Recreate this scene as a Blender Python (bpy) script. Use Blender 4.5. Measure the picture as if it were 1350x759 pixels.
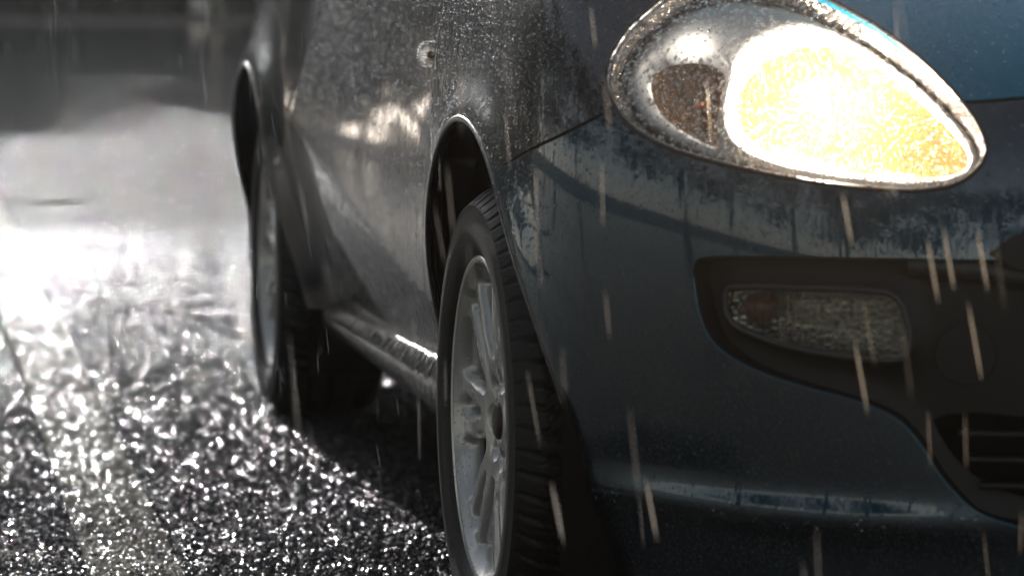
import bpy, bmesh, math, random
import numpy as np
from mathutils import Vector, Matrix
from mathutils.bvhtree import BVHTree
from mathutils.geometry import delaunay_2d_cdt
R = math.radians
rng = np.random.default_rng(7); random.seed(7)
for o in list(bpy.data.objects): bpy.data.objects.remove(o)
sc = bpy.context.scene
COL = sc.collection

# ------------------------------------------------------------ camera, world, sun, exposure
PITCH, YAW, FPX = 0.0862, 0.1702, 4753.0
CAMP = Vector((-0.705, -4.35, 0.835))
cam_d = bpy.data.cameras.new('camera'); cam = bpy.data.objects.new('camera', cam_d); COL.objects.link(cam)
cam.location = CAMP; cam.rotation_euler = (math.pi/2 - PITCH, 0, -YAW)
cam_d.lens = 36*FPX/1350; cam_d.sensor_width = 36; cam_d.clip_end = 2000; cam_d.clip_start = 0.05
cam_d.dof.use_dof = True; cam_d.dof.focus_distance = 4.5; cam_d.dof.aperture_fstop = 5.4; cam_d.dof.aperture_blades = 9
sc.camera = cam
SUN_EL, SUN_AZ = R(14.5), R(-4.2)          # azimuth from +Y towards +X
w = bpy.data.worlds.new('World'); sc.world = w; w.use_nodes = True
nt = w.node_tree; nt.nodes.clear()
sky = nt.nodes.new('ShaderNodeTexSky'); sky.sky_type = 'NISHITA'; sky.sun_disc = False
sky.sun_elevation = SUN_EL; sky.sun_rotation = SUN_AZ; sky.air_density = 1.0; sky.dust_density = 0.4; sky.ozone_density = 1.0
bg = nt.nodes.new('ShaderNodeBackground'); bg.inputs[1].default_value = 0.15
wo = nt.nodes.new('ShaderNodeOutputWorld')
hs = nt.nodes.new('ShaderNodeHueSaturation'); hs.inputs['Saturation'].default_value = 0.35
nt.links.new(sky.outputs[0], hs.inputs['Color']); nt.links.new(hs.outputs[0], bg.inputs[0]); nt.links.new(bg.outputs[0], wo.inputs[0])
sd = bpy.data.lights.new('sun', 'SUN'); sd.energy = 3.2; sd.angle = R(0.55); sd.color = (1, 0.985, 0.975)
so = bpy.data.objects.new('sun', sd); COL.objects.link(so)
sdir = Vector((math.sin(SUN_AZ)*math.cos(SUN_EL), math.cos(SUN_AZ)*math.cos(SUN_EL), math.sin(SUN_EL)))
so.rotation_euler = sdir.to_track_quat('Z', 'Y').to_euler(); so.location = sdir*80
sc.view_settings.view_transform = 'Standard'; sc.view_settings.look = 'None'
sc.view_settings.exposure = -0.42; sc.view_settings.gamma = 1.0
sc.cycles.use_denoising = True; sc.cycles.denoising_input_passes = 'RGB_ALBEDO_NORMAL'; sc.cycles.denoising_prefilter = 'ACCURATE'
sc.cycles.max_bounces = 10; sc.cycles.transmission_bounces = 8; sc.cycles.transparent_max_bounces = 12
sc.cycles.caustics_reflective = False; sc.cycles.caustics_refractive = False
sc.cycles.sample_clamp_indirect = 6.0

# ------------------------------------------------------------ material helpers
class NT:
    def __init__(s, name):
        s.m = bpy.data.materials.new(name); s.m.use_nodes = True
        s.t = s.m.node_tree; s.t.nodes.clear()
        s.out = s.n('ShaderNodeOutputMaterial')
    def n(s, typ, ins=None, **kw):
        x = s.t.nodes.new(typ)
        for k, v in kw.items(): setattr(x, k, v)
        for k, v in (ins or {}).items():
            i = x.inputs[k]
            if isinstance(v, bpy.types.NodeSocket): s.t.links.new(v, i)
            else: i.default_value = v
        return x
    def math(s, op, a, b=0.0, c=None, clamp=False):
        d = {0: a, 1: b}
        if c is not None: d[2] = c
        return s.n('ShaderNodeMath', d, operation=op, use_clamp=clamp).outputs[0]
    def ramp(s, v, lo, hi, a=0.0, b=1.0):
        return s.n('ShaderNodeMapRange', {0: v, 1: lo, 2: hi, 3: a, 4: b}, interpolation_type='SMOOTHSTEP').outputs[0]
    def coords(s, scale=(1, 1, 1)):
        tc = s.n('ShaderNodeTexCoord')
        return s.n('ShaderNodeMapping', {'Vector': tc.outputs['Object'], 'Scale': scale}).outputs[0]
    def noise(s, vec, scale, detail=3.0, rough=0.5):
        return s.n('ShaderNodeTexNoise', {'Vector': vec, 'Scale': scale, 'Detail': detail, 'Roughness': rough}).outputs[0]
    def voro(s, vec, scale, feature='F1', out='Distance', rnd=1.0):
        return s.n('ShaderNodeTexVoronoi', {'Vector': vec, 'Scale': scale, 'Randomness': rnd}, feature=feature).outputs[out]
    def bump(s, h, dist, strength=1.0, normal=None):
        d = {'Height': h, 'Distance': dist, 'Strength': strength}
        if normal is not None: d['Normal'] = normal
        return s.n('ShaderNodeBump', d).outputs[0]
    def mixc(s, f, a, b):
        x = s.n('ShaderNodeMix', data_type='RGBA')
        for i, v in ((0, f), (6, a), (7, b)):
            if isinstance(v, bpy.types.NodeSocket): s.t.links.new(v, x.inputs[i])
            else: x.inputs[i].default_value = v
        return x.outputs[2]
    def pr(s, **kw):
        p = s.n('ShaderNodeBsdfPrincipled')
        for k, v in kw.items():
            k = k.replace('_', ' ')
            if isinstance(v, bpy.types.NodeSocket): s.t.links.new(v, p.inputs[k])
            else: p.inputs[k].default_value = v
        s.t.links.new(p.outputs[0], s.out.inputs[0])
        return p

def drops(g, vec, scale, thr, seedoff=0.0):
    """round beads: height 0..1 inside some voronoi cells"""
    v = g.n('ShaderNodeTexVoronoi', {'Vector': vec, 'Scale': scale, 'Randomness': 1.0}, feature='F1')
    col = g.n('ShaderNodeSeparateColor', {0: v.outputs['Color']})
    rad = g.math('MULTIPLY_ADD', col.outputs[0], 0.30, 0.12)
    on = g.math('GREATER_THAN', col.outputs[1], thr)
    q = g.math('DIVIDE', v.outputs['Distance'], rad)
    h = g.math('SUBTRACT', 1.0, g.math('MULTIPLY', q, q), clamp=True)
    h = g.math('SQRT', h)
    return g.math('MULTIPLY', g.math('MULTIPLY', h, rad), on)

def paint(name, base, runs=1.0, bead=1.0, rough=0.28, metal=0.6, ior=1.6, side=False):
    g = NT(name); v = g.coords()
    fl = g.voro(v, 2600, out='Color')
    flk = g.n('ShaderNodeSeparateColor', {0: fl})
    basec = g.mixc(g.math('POWER', flk.outputs[0], 6.0), base, (base[0]*3+.01, base[1]*2.2+.01, base[2]*2+.01, 1))
    d1 = drops(g, v, 520, 0.15); d2 = drops(g, v, 190, 0.7)
    if side:   # the tucked-in lower door stays clear of falling rain
        sx_ = g.n('ShaderNodeSeparateXYZ', {0: v})
        q_ = g.math('SUBTRACT', sx_.outputs[2], g.math('MULTIPLY_ADD', sx_.outputs[1], .132, .312))
        wet_ = g.math('MAXIMUM', g.ramp(q_, -.01, .02, .0, 1.0), g.ramp(sx_.outputs[1], .42, .34))
        d1 = g.math('MULTIPLY', d1, wet_); d2 = g.math('MULTIPLY', d2, wet_)
    vs = g.coords((230, 230, 10))
    run = g.noise(vs, 1.0, 2.0, 0.6)
    run = g.ramp(run, 0.52, 0.72)
    n0 = g.bump(run, 0.0003*runs, 1.0)
    n1 = g.bump(d1, 0.0034*bead, 1.0, n0)
    n2 = g.bump(d2, 0.0060*bead, 1.0, n1)
    g.pr(Base_Color=basec, Metallic=metal, Roughness=rough, Normal=n0, Coat_Weight=1.0, Coat_Roughness=0.03, Coat_IOR=ior, Coat_Normal=n2)
    return g.m
M = {}
M['paint_side_shaded'] = paint('wet_blue_paint_side_shaded', (0.004, 0.009, 0.02, 1), 0.5, 1.0, ior=1.8, side=True)  # one car paint; this copy has the dim side's shade in its base
M['paint_front_shaded'] = paint('wet_blue_paint_front_shaded', (0.0008, 0.032, 0.062, 1), 0.3, 0.40, 0.30, 0.9, 1.85)  # same paint, base darkened to the tone of the shaded front
M['paint_bonnet_lit'] = paint('wet_blue_paint_bonnet_lit', (0.003, 0.20, 0.34, 1), 0.3, 0.6, 0.33, 0.8, 1.5)  # same paint, base brightened to the tone of the sky-lit bonnet

M['paint_lip_highlight'] = paint('wet_blue_paint_edge_highlight', (0.002, 0.08, 0.14, 1), 0.1, 0.1)  # brightened copy of the paint for the highlight on the insert edge
def plastic(name, c, rough, bd=0.0004, scale=900, wet=0.4):
    g = NT(name); v = g.coords()
    n = g.bump(g.noise(v, scale, 2), bd)
    n2 = g.bump(drops(g, v, 300, 0.5), 0.0015*wet, 1.0, n)
    g.pr(Base_Color=c, Roughness=rough, Normal=n, Coat_Weight=wet, Coat_Roughness=0.08, Coat_Normal=n2)
    return g.m
M['black_plastic'] = plastic('black_plastic', (0.005, 0.005, 0.005, 1), 0.5, wet=.12)
M['gloss_black'] = plastic('gloss_black', (0.008, 0.008, 0.009, 1), 0.3, wet=.5)
g = NT('wet_black_skirt'); v = g.coords()
b = g.bump(g.noise(v, 40, 2), .004); b = g.bump(drops(g, v, 220, .5), .008, 1.0, b)
g.pr(Base_Color=(.008, .008, .009, 1), Roughness=.14, Normal=b, Specular_IOR_Level=.3); M['skirt'] = g.m
M['liner'] = plastic('liner', (0.003, 0.003, 0.003, 1), 0.9, 0.001, 120, 0.0)
M['grey_trim'] = plastic('grey_trim', (0.05, 0.05, 0.052, 1), 0.4)
M['rubber'] = plastic('rubber', (0.006, 0.006, 0.006, 1), 0.55, 0.001, 260, 0.08)
g = NT('alloy'); v = g.coords()
n1 = g.bump(drops(g, v, 260, 0.55), 0.0025)
g.pr(Base_Color=(0.72, 0.71, 0.69, 1), Metallic=0.45, Roughness=0.27, Coat_Weight=0.8, Coat_Roughness=0.05, Coat_Normal=n1, Normal=n1)
M['alloy'] = g.m
g = NT('barrel'); g.pr(Base_Color=(0.02, 0.02, 0.02, 1), Specular_IOR_Level=0.1, Roughness=0.8); M['barrel'] = g.m
g = NT('steel'); v = g.coords(); g.pr(Base_Color=(0.08, 0.075, 0.07, 1), Metallic=0.9, Roughness=0.35, Normal=g.bump(g.noise(v, 300), 0.0005)); M['steel'] = g.m
g = NT('cap'); g.pr(Base_Color=(0.07, 0.045, 0.045, 1), Metallic=0.6, Roughness=0.3, Normal=g.bump(g.noise(g.coords(), 400), 0.001)); M['cap'] = g.m
g = NT('window_glass'); g.pr(Base_Color=(0.01, 0.012, 0.012, 1), Roughness=0.03, Specular_IOR_Level=0.7); M['dark_glass'] = g.m

def cover(name, flutes, tint=(1, 1, 1, 1)):
    g = NT(name); v = g.coords()
    b = g.bump(drops(g, v, 260, 0.55), 0.003)
    if flutes: b = g.bump(g.math('SINE', g.math('MULTIPLY', g.n('ShaderNodeSeparateXYZ', {0: v}).outputs[flutes[0]], flutes[1])), 0.0010, 1.0, b)
    fr = g.n('ShaderNodeFresnel', {'IOR': 1.5, 'Normal': b})
    gl = g.n('ShaderNodeBsdfGlossy', {'Color': (1, 1, 1, 1), 'Roughness': 0.04, 'Normal': b}); tp = g.n('ShaderNodeBsdfTransparent', {0: tint})
    if flutes:
        rf = g.n('ShaderNodeBsdfRefraction', {'Color': tint, 'Roughness': .05, 'IOR': 1.2, 'Normal': b})
        m0 = g.n('ShaderNodeMixShader', {0: .55, 1: tp.outputs[0], 2: rf.outputs[0]}).outputs[0]
    else: m0 = tp.outputs[0]
    front = g.math('SUBTRACT', 1.0, g.n('ShaderNodeNewGeometry').outputs['Backfacing'])
    fac = g.math('MULTIPLY', g.math('MULTIPLY', fr.outputs[0], front), .85)
    mx = g.n('ShaderNodeMixShader', {0: fac, 1: m0, 2: gl.outputs[0]})
    g.t.links.new(mx.outputs[0], g.out.inputs[0]); return g.m
M['lens'] = cover('headlight_cover', None)
M['clear'] = cover('fluted_clear_plastic', (0, 900.0))
M['clear_ind'] = cover('indicator_plastic', (2, 1600.0), (.95, .93, .9, 1))
g = NT('chrome'); v = g.coords()
b = g.bump(g.voro(v, 110), 0.004); b = g.bump(g.noise(v, 500, 2), 0.001, 1.0, b)
g.pr(Base_Color=(0.88, 0.84, 0.78, 1), Metallic=1.0, Roughness=0.14, Normal=b); M['chrome'] = g.m
g = NT('lit_reflector'); v = g.coords()
b = g.bump(g.voro(v, 240), 0.008)
g.pr(Base_Color=(0.96, 0.66, 0.34, 1), Metallic=0.95, Roughness=0.11, Normal=b); M['chrome_warm'] = g.m
g = NT('amber_chrome'); v = g.coords(); vv = g.coords((60, 60, 240))
b = g.bump(g.voro(v, 260), 0.004)
g.pr(Base_Color=(0.50, 0.36, 0.26, 1), Metallic=0.9, Roughness=0.22, Normal=b); M['bronze'] = g.m
g = NT('housing_wall'); g.pr(Base_Color=(0.30, 0.27, 0.24, 1), Metallic=0.9, Roughness=0.2, Normal=g.bump(g.voro(g.coords(), 260), .004)); M['wall'] = g.m
g = NT('bezel'); v = g.coords()
g.pr(Base_Color=(0.82, 0.82, 0.80, 1), Metallic=0.1, Roughness=0.3, Normal=g.bump(g.noise(v, 120), 0.0006)); M['bezel'] = g.m
g = NT('dark_chrome'); v = g.coords()
g.pr(Base_Color=(0.45, 0.43, 0.36, 1), Metallic=1.0, Roughness=0.12, Normal=g.bump(g.voro(v, 140), .006)); M['dark_chrome'] = g.m
g = NT('amber'); g.pr(Base_Color=(0.45, 0.12, 0.03, 1), Roughness=0.25); M['amber'] = g.m
g = NT('lit_bulb'); e = g.n('ShaderNodeEmission', {0: (1, 0.87, 0.72, 1), 1: 4800.0}); g.t.links.new(e.outputs[0], g.out.inputs[0]); M['bulb'] = g.m
g = NT('bezel_fill_glow'); e = g.n('ShaderNodeEmission', {0: (1, 0.9, 0.78, 1), 1: 260.0}); g.t.links.new(e.outputs[0], g.out.inputs[0]); M['fill_bulb'] = g.m  # added glow that brightens the bezel
g = NT('water_drop'); g.pr(Base_Color=(1, 1, 1, 1), Roughness=0.07, Transmission_Weight=1.0, IOR=1.33); M['water'] = g.m
g = NT('rain_water')
p = g.n('ShaderNodeBsdfPrincipled', {'Base Color': (0.9, 0.92, 0.95, 1), 'Roughness': 0.2, 'Alpha': 1.0})
tr = g.n('ShaderNodeBsdfTranslucent', {0: (0.9, 0.92, 0.95, 1)})
mx = g.n('ShaderNodeMixShader', {0: 0.5, 1: p.outputs[0], 2: tr.outputs[0]})
tp = g.n('ShaderNodeBsdfTransparent'); mx2 = g.n('ShaderNodeMixShader', {0: 0.20, 1: tp.outputs[0], 2: mx.outputs[0]})
g.t.links.new(mx2.outputs[0], g.out.inputs[0]); M['rain'] = g.m

# wet asphalt
def facets(g, v, scale, k):
    """broken stone chips: every voronoi cell is a little plane with its own tilt"""
    vo = g.n('ShaderNodeTexVoronoi', {'Vector': v, 'Scale': scale, 'Randomness': 1.0}, feature='F1')
    off = g.n('ShaderNodeVectorMath', {0: v, 1: vo.outputs['Position']}, operation='SUBTRACT').outputs[0]
    tilt = g.n('ShaderNodeVectorMath', {0: vo.outputs['Color'], 1: (.5, .5, .5)}, operation='SUBTRACT').outputs[0]
    h = g.n('ShaderNodeVectorMath', {0: off, 1: tilt}, operation='DOT_PRODUCT').outputs['Value']
    return vo, g.math('MULTIPLY', h, k)
def asphalt(name, c0, c1, k, spec, extra=None, near=False):
    g = NT(name); v = g.coords()
    big = g.noise(v, 1.3, 3)
    wet = g.ramp(g.noise(v, 2.3, 4, .6), .42, .62)            # smoother film of water in the low places
    sp = g.n('ShaderNodeSeparateXYZ', {0: v})                  # water stands deeper in the hollow up the road
    film = g.math('MULTIPLY', g.ramp(sp.outputs[1], 2.0, 6.5), g.ramp(g.math('ADD', sp.outputs[0], g.math('MULTIPLY', g.noise(v, 1.1, 3), .8)), .95, -.15))
    kk = g.math('MULTIPLY_ADD', film, -.36*k, k)
    kk = g.math('MULTIPLY', kk, g.ramp(g.math('ADD', sp.outputs[0], g.math('MULTIPLY', g.noise(v, 1.7, 2), .3)), -1.0, -.6, .42, 1.0))   # flatter strip out of view, added to throw sun glare onto the door
    if near: kk = g.math('MULTIPLY', kk, g.ramp(sp.outputs[1], 2.4, 8.0, 1.0, 1.15/k))
    vo, h1 = facets(g, v, 165.0, 1.0); vo2, h2 = facets(g, v, 430.0, .8)
    h1 = g.math('MULTIPLY', h1, kk); h2 = g.math('MULTIPLY', h2, kk)
    vo3, h3 = facets(g, v, 42.0, 1.0); h3 = g.math('MULTIPLY', h3, g.ramp(sp.outputs[1], 2.8, 5.6, 0.0, 1.15))   # coarser chippings farther up the road
    dome = g.math('SUBTRACT', 1.0, g.math('POWER', g.math('MULTIPLY', vo.outputs['Distance'], 1.35), 2.0), clamp=True)
    sep = g.n('ShaderNodeSeparateColor', {0: vo.outputs['Color']})
    n = g.bump(g.noise(v, 14, 3), 0.008)
    n = g.bump(dome, .0030, 1.0, n)
    n = g.bump(h1, 1.0, 1.0, n); n = g.bump(h2, 1.0, 1.0, n); n = g.bump(h3, 1.0, 1.0, n)
    col = g.mixc(sep.outputs[1], c0, c1)
    col = g.mixc(g.math('MULTIPLY', big, 0.5), col, (c0[0]*.7, c0[1]*.7, c0[2]*.7, 1))
    if extra:
        wear = g.ramp(g.math('ADD', g.noise(v, 60, 4), g.math('MULTIPLY', g.noise(v, 6, 3), 0.6)), 0.74, 1.02)
        col = g.mixc(wear, extra, col)
    rgh = g.math('MULTIPLY_ADD', wet, -.05, .13)
    g.pr(Base_Color=col, Roughness=rgh, Normal=n, Specular_IOR_Level=spec)
    return g.m
M['asphalt'] = asphalt('wet_asphalt', (0.016, 0.016, 0.016, 1), (0.05, 0.049, 0.047, 1), 1.15, .5)
M['asphalt_near'] = asphalt('wet_asphalt_near', (0.016, 0.016, 0.016, 1), (0.05, 0.049, 0.047, 1), 1.85, .5, near=True)
M['line'] = asphalt('worn_line_paint', (0.016, 0.016, 0.016, 1), (0.05, 0.049, 0.047, 1), 1.35, .5, (0.55, 0.49, 0.36, 1), near=True)
g = NT('grass'); v = g.coords()
g.pr(Base_Color=g.mixc(g.noise(v, 1.5, 5), (0.025, 0.04, 0.015, 1), (0.06, 0.05, 0.035, 1)), Roughness=0.8, Normal=g.bump(g.noise(v, 30, 4), 0.05)); M['grass'] = g.m
g = NT('leaf'); oi = g.n('ShaderNodeTexCoord')
nn = g.noise(oi.outputs['Object'], 1.2, 2)
cl = g.mixc(nn, (0.06, 0.11, 0.035, 1), (0.13, 0.13, 0.07, 1))
p = g.n('ShaderNodeBsdfPrincipled', {'Base Color': cl, 'Roughness': 0.45}); tr = g.n('ShaderNodeBsdfTranslucent', {0: cl})
mx = g.n('ShaderNodeMixShader', {0: 0.5, 1: p.outputs[0], 2: tr.outputs[0]}); g.t.links.new(mx.outputs[0], g.out.inputs[0]); M['leaf'] = g.m
g = NT('bark'); g.pr(Base_Color=g.mixc(g.noise(g.coords(), 6, 5), (0.04, 0.035, 0.03, 1), (0.10, 0.085, 0.075, 1)), Roughness=0.85, Normal=g.bump(g.noise(g.coords((20, 20, 4)), 1, 3), 0.03)); M['bark'] = g.m
g = NT('kerbstone'); g.pr(Base_Color=(0.25, 0.21, 0.19, 1), Roughness=0.5, Normal=g.bump(g.noise(g.coords(), 20, 4), 0.01)); M['kerb'] = g.m

# ------------------------------------------------------------ object helpers
def mesh_obj(name, verts, faces, mat, parent=None, smooth=True, normals=None, loc=None):
    me = bpy.data.meshes.new(name)
    me.from_pydata([tuple(map(float, p)) for p in verts], [], [tuple(int(i) for i in f) for f in faces])
    me.materials.append(mat)
    if smooth: me.polygons.foreach_set('use_smooth', [True]*len(me.polygons))
    if normals is not None: me.normals_split_custom_set_from_vertices([tuple(map(float, p)) for p in normals])
    o = bpy.data.objects.new(name, me); COL.objects.link(o)
    if parent: o.parent = parent
    if loc is not None: o.location = loc
    return o
def empty(name, loc=(0, 0, 0), parent=None):
    o = bpy.data.objects.new(name, None); COL.objects.link(o); o.location = loc
    if parent: o.parent = parent
    return o
def tag(o, label=None, cat=None, group=None, kind=None):
    if label: o['label'] = label
    if cat: o['category'] = cat
    if group: o['group'] = group
    if kind: o['kind'] = kind
    return o
def tube(pts, rad, n=8, closed=False):
    pts = [np.array(p, float) for p in pts]; V = []; F = []
    m = len(pts); up = np.array((0.13, 0.2, 0.97))
    rads = rad if hasattr(rad, '__len__') else [rad]*m
    for i, p in enumerate(pts):
        a = pts[(i-1) % m] if closed or i > 0 else p; b = pts[(i+1) % m] if closed or i < m-1 else p
        t = b-a; t /= np.linalg.norm(t)+1e-12
        s = np.cross(t, up); s /= np.linalg.norm(s)+1e-12; q = np.cross(s, t)
        for k in range(n):
            th = 2*math.pi*k/n
            V.append(p + rads[i]*(math.cos(th)*s + math.sin(th)*q))
    for i in range(m if closed else m-1):
        for k in range(n):
            j = (i+1) % m
            F.append((i*n+k, i*n+(k+1) % n, j*n+(k+1) % n, j*n+k))
    if not closed:
        F.append(tuple(range(n))); F.append(tuple(range((m-1)*n, m*n))[::-1])
    return V, F
def merge(parts):
    V = []; F = []
    for v, f in parts:
        b = len(V); V += list(v); F += [tuple(i+b for i in q) for q in f]
    return V, F
def box(x0, x1, y0, y1, z0, z1):
    V = [(x, y, z) for z in (z0, z1) for y in (y0, y1) for x in (x0, x1)]
    return V, [(0, 2, 3, 1), (4, 5, 7, 6), (0, 1, 5, 4), (2, 6, 7, 3), (0, 4, 6, 2), (1, 3, 7, 5)]
def catmull(pts, n=8, closed=True):
    pts = np.array(pts, float); m = len(pts); out = []
    for i in range(m if closed else m-1):
        g4 = [pts[(i+k) % m] if closed else pts[min(max(i+k, 0), m-1)] for k in (-1, 0, 1, 2)]
        for j in range(n):
            t = j/n
            out.append(0.5*((2*g4[1]) + (g4[2]-g4[0])*t + (2*g4[0]-5*g4[1]+4*g4[2]-g4[3])*t*t + (3*g4[1]-g4[0]-3*g4[2]+g4[3])*t**3))
    if not closed: out.append(pts[-1])
    return np.array(out)
def inpoly(P, poly):
    P = np.asarray(P); x, y = P[:, 0], P[:, 1]; r = np.zeros(len(P), bool); n = len(poly)
    for i in range(n):
        x0, y0 = poly[i]; x1, y1 = poly[(i+1) % n]
        if y0 == y1: continue
        c = ((y0 > y) != (y1 > y)) & (x < (x1-x0)*(y-y0)/(y1-y0)+x0)
        r ^= c
    return r

# ------------------------------------------------------------ car body surface
FW, RW, WZ = 0.0, 2.51, 0.290       # axle positions, hub height
cols = [(1.10, -.785), (.82, -.80), (.55, -.78), (.35, -.725), (.195, -.625), (.090, -.50), (.018, -.36), (-.002, -.17),
        (-.002, .1), (.0, .5), (-.004, 1.0), (-.008, 1.6), (-.006, 2.1), (-.010, 2.6), (.02, 3.0), (.12, 3.22), (.40, 3.31), (.82, 3.33), (1.2, 3.32)]
wfv = [1, 1, .97, .88, .72, .50, .30, .12, .03, 0, 0, 0, 0, 0, 0, 0, 0, 0, 0]
wsv = [0, 0, .12, .30, .55, .80, .95, 1, 1, 1, 1, 1, 1, 1, 1, .7, .3, 0, 0]
zr = np.array([.05, .12, .20, .28, .36, .44, .52, .60, .66, .71, .76, .80, .84, .89, .95])
fy = np.array([.09, .055, .03, .012, .003, 0, .002, .012, .035, .078, .15, .23, .33, .50, .74])
sx = np.array([.13, .105, .08, .055, .033, .014, .003, .0, .001, .005, .011, .018, .027, .042, .065])
G = np.zeros((len(cols), len(zr), 2))
for j, (x, y) in enumerate(cols):
    for k in range(len(zr)):
        G[j, k] = (x + sx[k]*wsv[j], y + fy[k]*wfv[j] - (0.35*sx[k] if j > 14 else 0))
cc = np.array(cols); AK = np.concatenate([[0], np.cumsum(np.hypot(*np.diff(cc, axis=0).T))]); AK -= AK[1]
def cardinal(knots):
    n = len(knots); h = np.diff(knots); A = np.zeros((n, n)); B = np.zeros((n, n))
    A[0, 0] = A[-1, -1] = 1
    for i in range(1, n-1):
        A[i, i-1] = h[i-1]; A[i, i] = 2*(h[i-1]+h[i]); A[i, i+1] = h[i]
        B[i, i-1] = 6/h[i-1]; B[i, i] = -6/h[i-1]-6/h[i]; B[i, i+1] = 6/h[i]
    Mx = np.linalg.solve(A, B)
    def W(q):
        q = np.clip(q, knots[0], knots[-1]); i = np.clip(np.searchsorted(knots, q)-1, 0, n-2)
        hh = h[i]; a = (knots[i+1]-q)/hh; b = 1-a; E = np.eye(n)
        return (a[:, None]*E[i] + b[:, None]*E[i+1] + ((a**3-a)[:, None]*Mx[i] + (b**3-b)[:, None]*Mx[i+1])*(hh**2/6)[:, None])
    return W
WA, WZf = cardinal(AK), cardinal(zr)
def base(a, z):
    wa, wz = WA(a), WZf(z)
    return np.einsum('ni,nj,ijk->nk', wa, wz, G)
def sm(x, a, b):
    t = np.clip((x-a)/(b-a), 0, 1); return t*t*(3-2*t)
def mods(x, y, z, a):
    m = np.zeros_like(y)
    r = np.hypot(y-FW, z-WZ); s = np.where(y > 0, 1.0, 0.45)*sm(z, .16, .30)
    m += np.where(y < 1.2, 0.023*np.exp(-((r-.372)/.045)**2)*(0.65+0.35*sm(y, -.25, .15)), 0)*sm(z, .1, .25)
    r2 = np.hypot(y-RW, z-WZ)
    m += np.where(y > 1.2, 0.040*np.exp(-((r2-.375)/.075)**2)*.85, 0)
    wd = sm(y, .38, .55)*(1-sm(y, 2.0, 2.2))
    zc = .365+(y-.4)*.132
    q = z-zc
    m += wd*(-0.16*np.sqrt(np.minimum(q, .45)**2+.006**2)*np.where(q > 0, 1, .35)*(1-sm(q, .18, .5)*.6))
    # front bumper lower ledge
    wf = sm(-y, .30, .50)
    m += wf*(0.022*sm(z, .325, .29)*0 + 0.011*np.exp(-((z-.258)/.022)**2)*sm(x, .62, .22))
    # crease that rises from the wheel arch to the fog lamp bay
    return m
def surf(a, z, off=0.0):
    a = np.atleast_1d(np.asarray(a, float)); z = np.atleast_1d(np.asarray(z, float)); e = 0.002
    def full(a_, z_):
        p = base(a_, z_); t = base(a_+e, z_)-base(a_-e, z_)
        n = np.stack([-t[:, 1], t[:, 0]], 1); n /= np.linalg.norm(n, axis=1)[:, None]+1e-12
        # n points outward
        m = mods(p[:, 0], p[:, 1], z_, a_)
        q = p + n*m[:, None]
        return np.column_stack([q, z_])
    P = full(a, z); da = full(a+e, z)-full(a-e, z); dz = full(a, z+e)-full(a, z-e)
    N = np.cross(da, dz); N /= np.linalg.norm(N, axis=1)[:, None]+1e-12
    flip = (N[:, 0]*(P[:, 0]-.9) + N[:, 1]*(P[:, 1]-1.2) + 0.3*N[:, 2]) < 0
    N[flip] *= -1
    return P + N*off, N
ga = np.linspace(-.25, AK[-3], 900); gz = np.linspace(.06, .95, 220)
AA, ZZ = np.meshgrid(ga, gz, indexing='ij'); GP, _ = surf(AA.ravel(), ZZ.ravel())
GPv = [Vector(p) for p in GP]; nz = len(gz)
quads = [(i*nz+k, (i+1)*nz+k, (i+1)*nz+k+1, i*nz+k+1) for i in range(len(ga)-1) for k in range(nz-1)]
bvh = BVHTree.FromPolygons(GPv, quads)
CR = cam.rotation_euler.to_matrix()
def ray(px, py):
    return (CR @ Vector(((px-675)/FPX, -(py-379.5)/FPX, -1))).normalized()
def hit(px, py):
    """photo direction -> body surface parameters (a, z)"""
    d = ray(px, py); loc, no, idx, dist = bvh.ray_cast(CAMP, d)
    if loc is None: raise RuntimeError('miss %s %s' % (px, py))
    q = quads[idx]; i, k = divmod(q[0], nz)
    p0, pa = GP[q[0]], GP[q[1]]; l = np.array(loc)
    z = float(loc.z); u = float(np.dot((l-p0)[:2], (pa-p0)[:2])/np.dot((pa-p0)[:2], (pa-p0)[:2]))
    return (ga[i]+min(max(u, 0), 1)*(ga[1]-ga[0]), z)
def hits(pts): return np.array([hit(*p) for p in pts])
def inv_a(y, z):
    lo, hi = 0.6, AK[-4]
    for _ in range(40):
        mid = (lo+hi)/2
        if surf([mid], [z])[0][0, 1] < y: lo = mid
        else: hi = mid
    return (lo+hi)/2
def resample(poly, step, closed=True):
    poly = np.array(poly); q = np.vstack([poly, poly[:1]]) if closed else poly
    L = np.concatenate([[0], np.cumsum(np.hypot(*np.diff(q, axis=0).T))]); n = max(3, int(L[-1]/step))
    s = np.linspace(0, L[-1], n+1)[:-1] if closed else np.linspace(0, L[-1], n+1)
    return np.column_stack([np.interp(s, L, q[:, 0]), np.interp(s, L, q[:, 1])])
def strip(path, wdt):
    p = np.array(path); t = np.gradient(p, axis=0); t /= np.linalg.norm(t, axis=1)[:, None]+1e-12
    n = np.column_stack([-t[:, 1], t[:, 0]])*wdt/2
    return np.vstack([p+n, (p-n)[::-1]])

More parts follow.
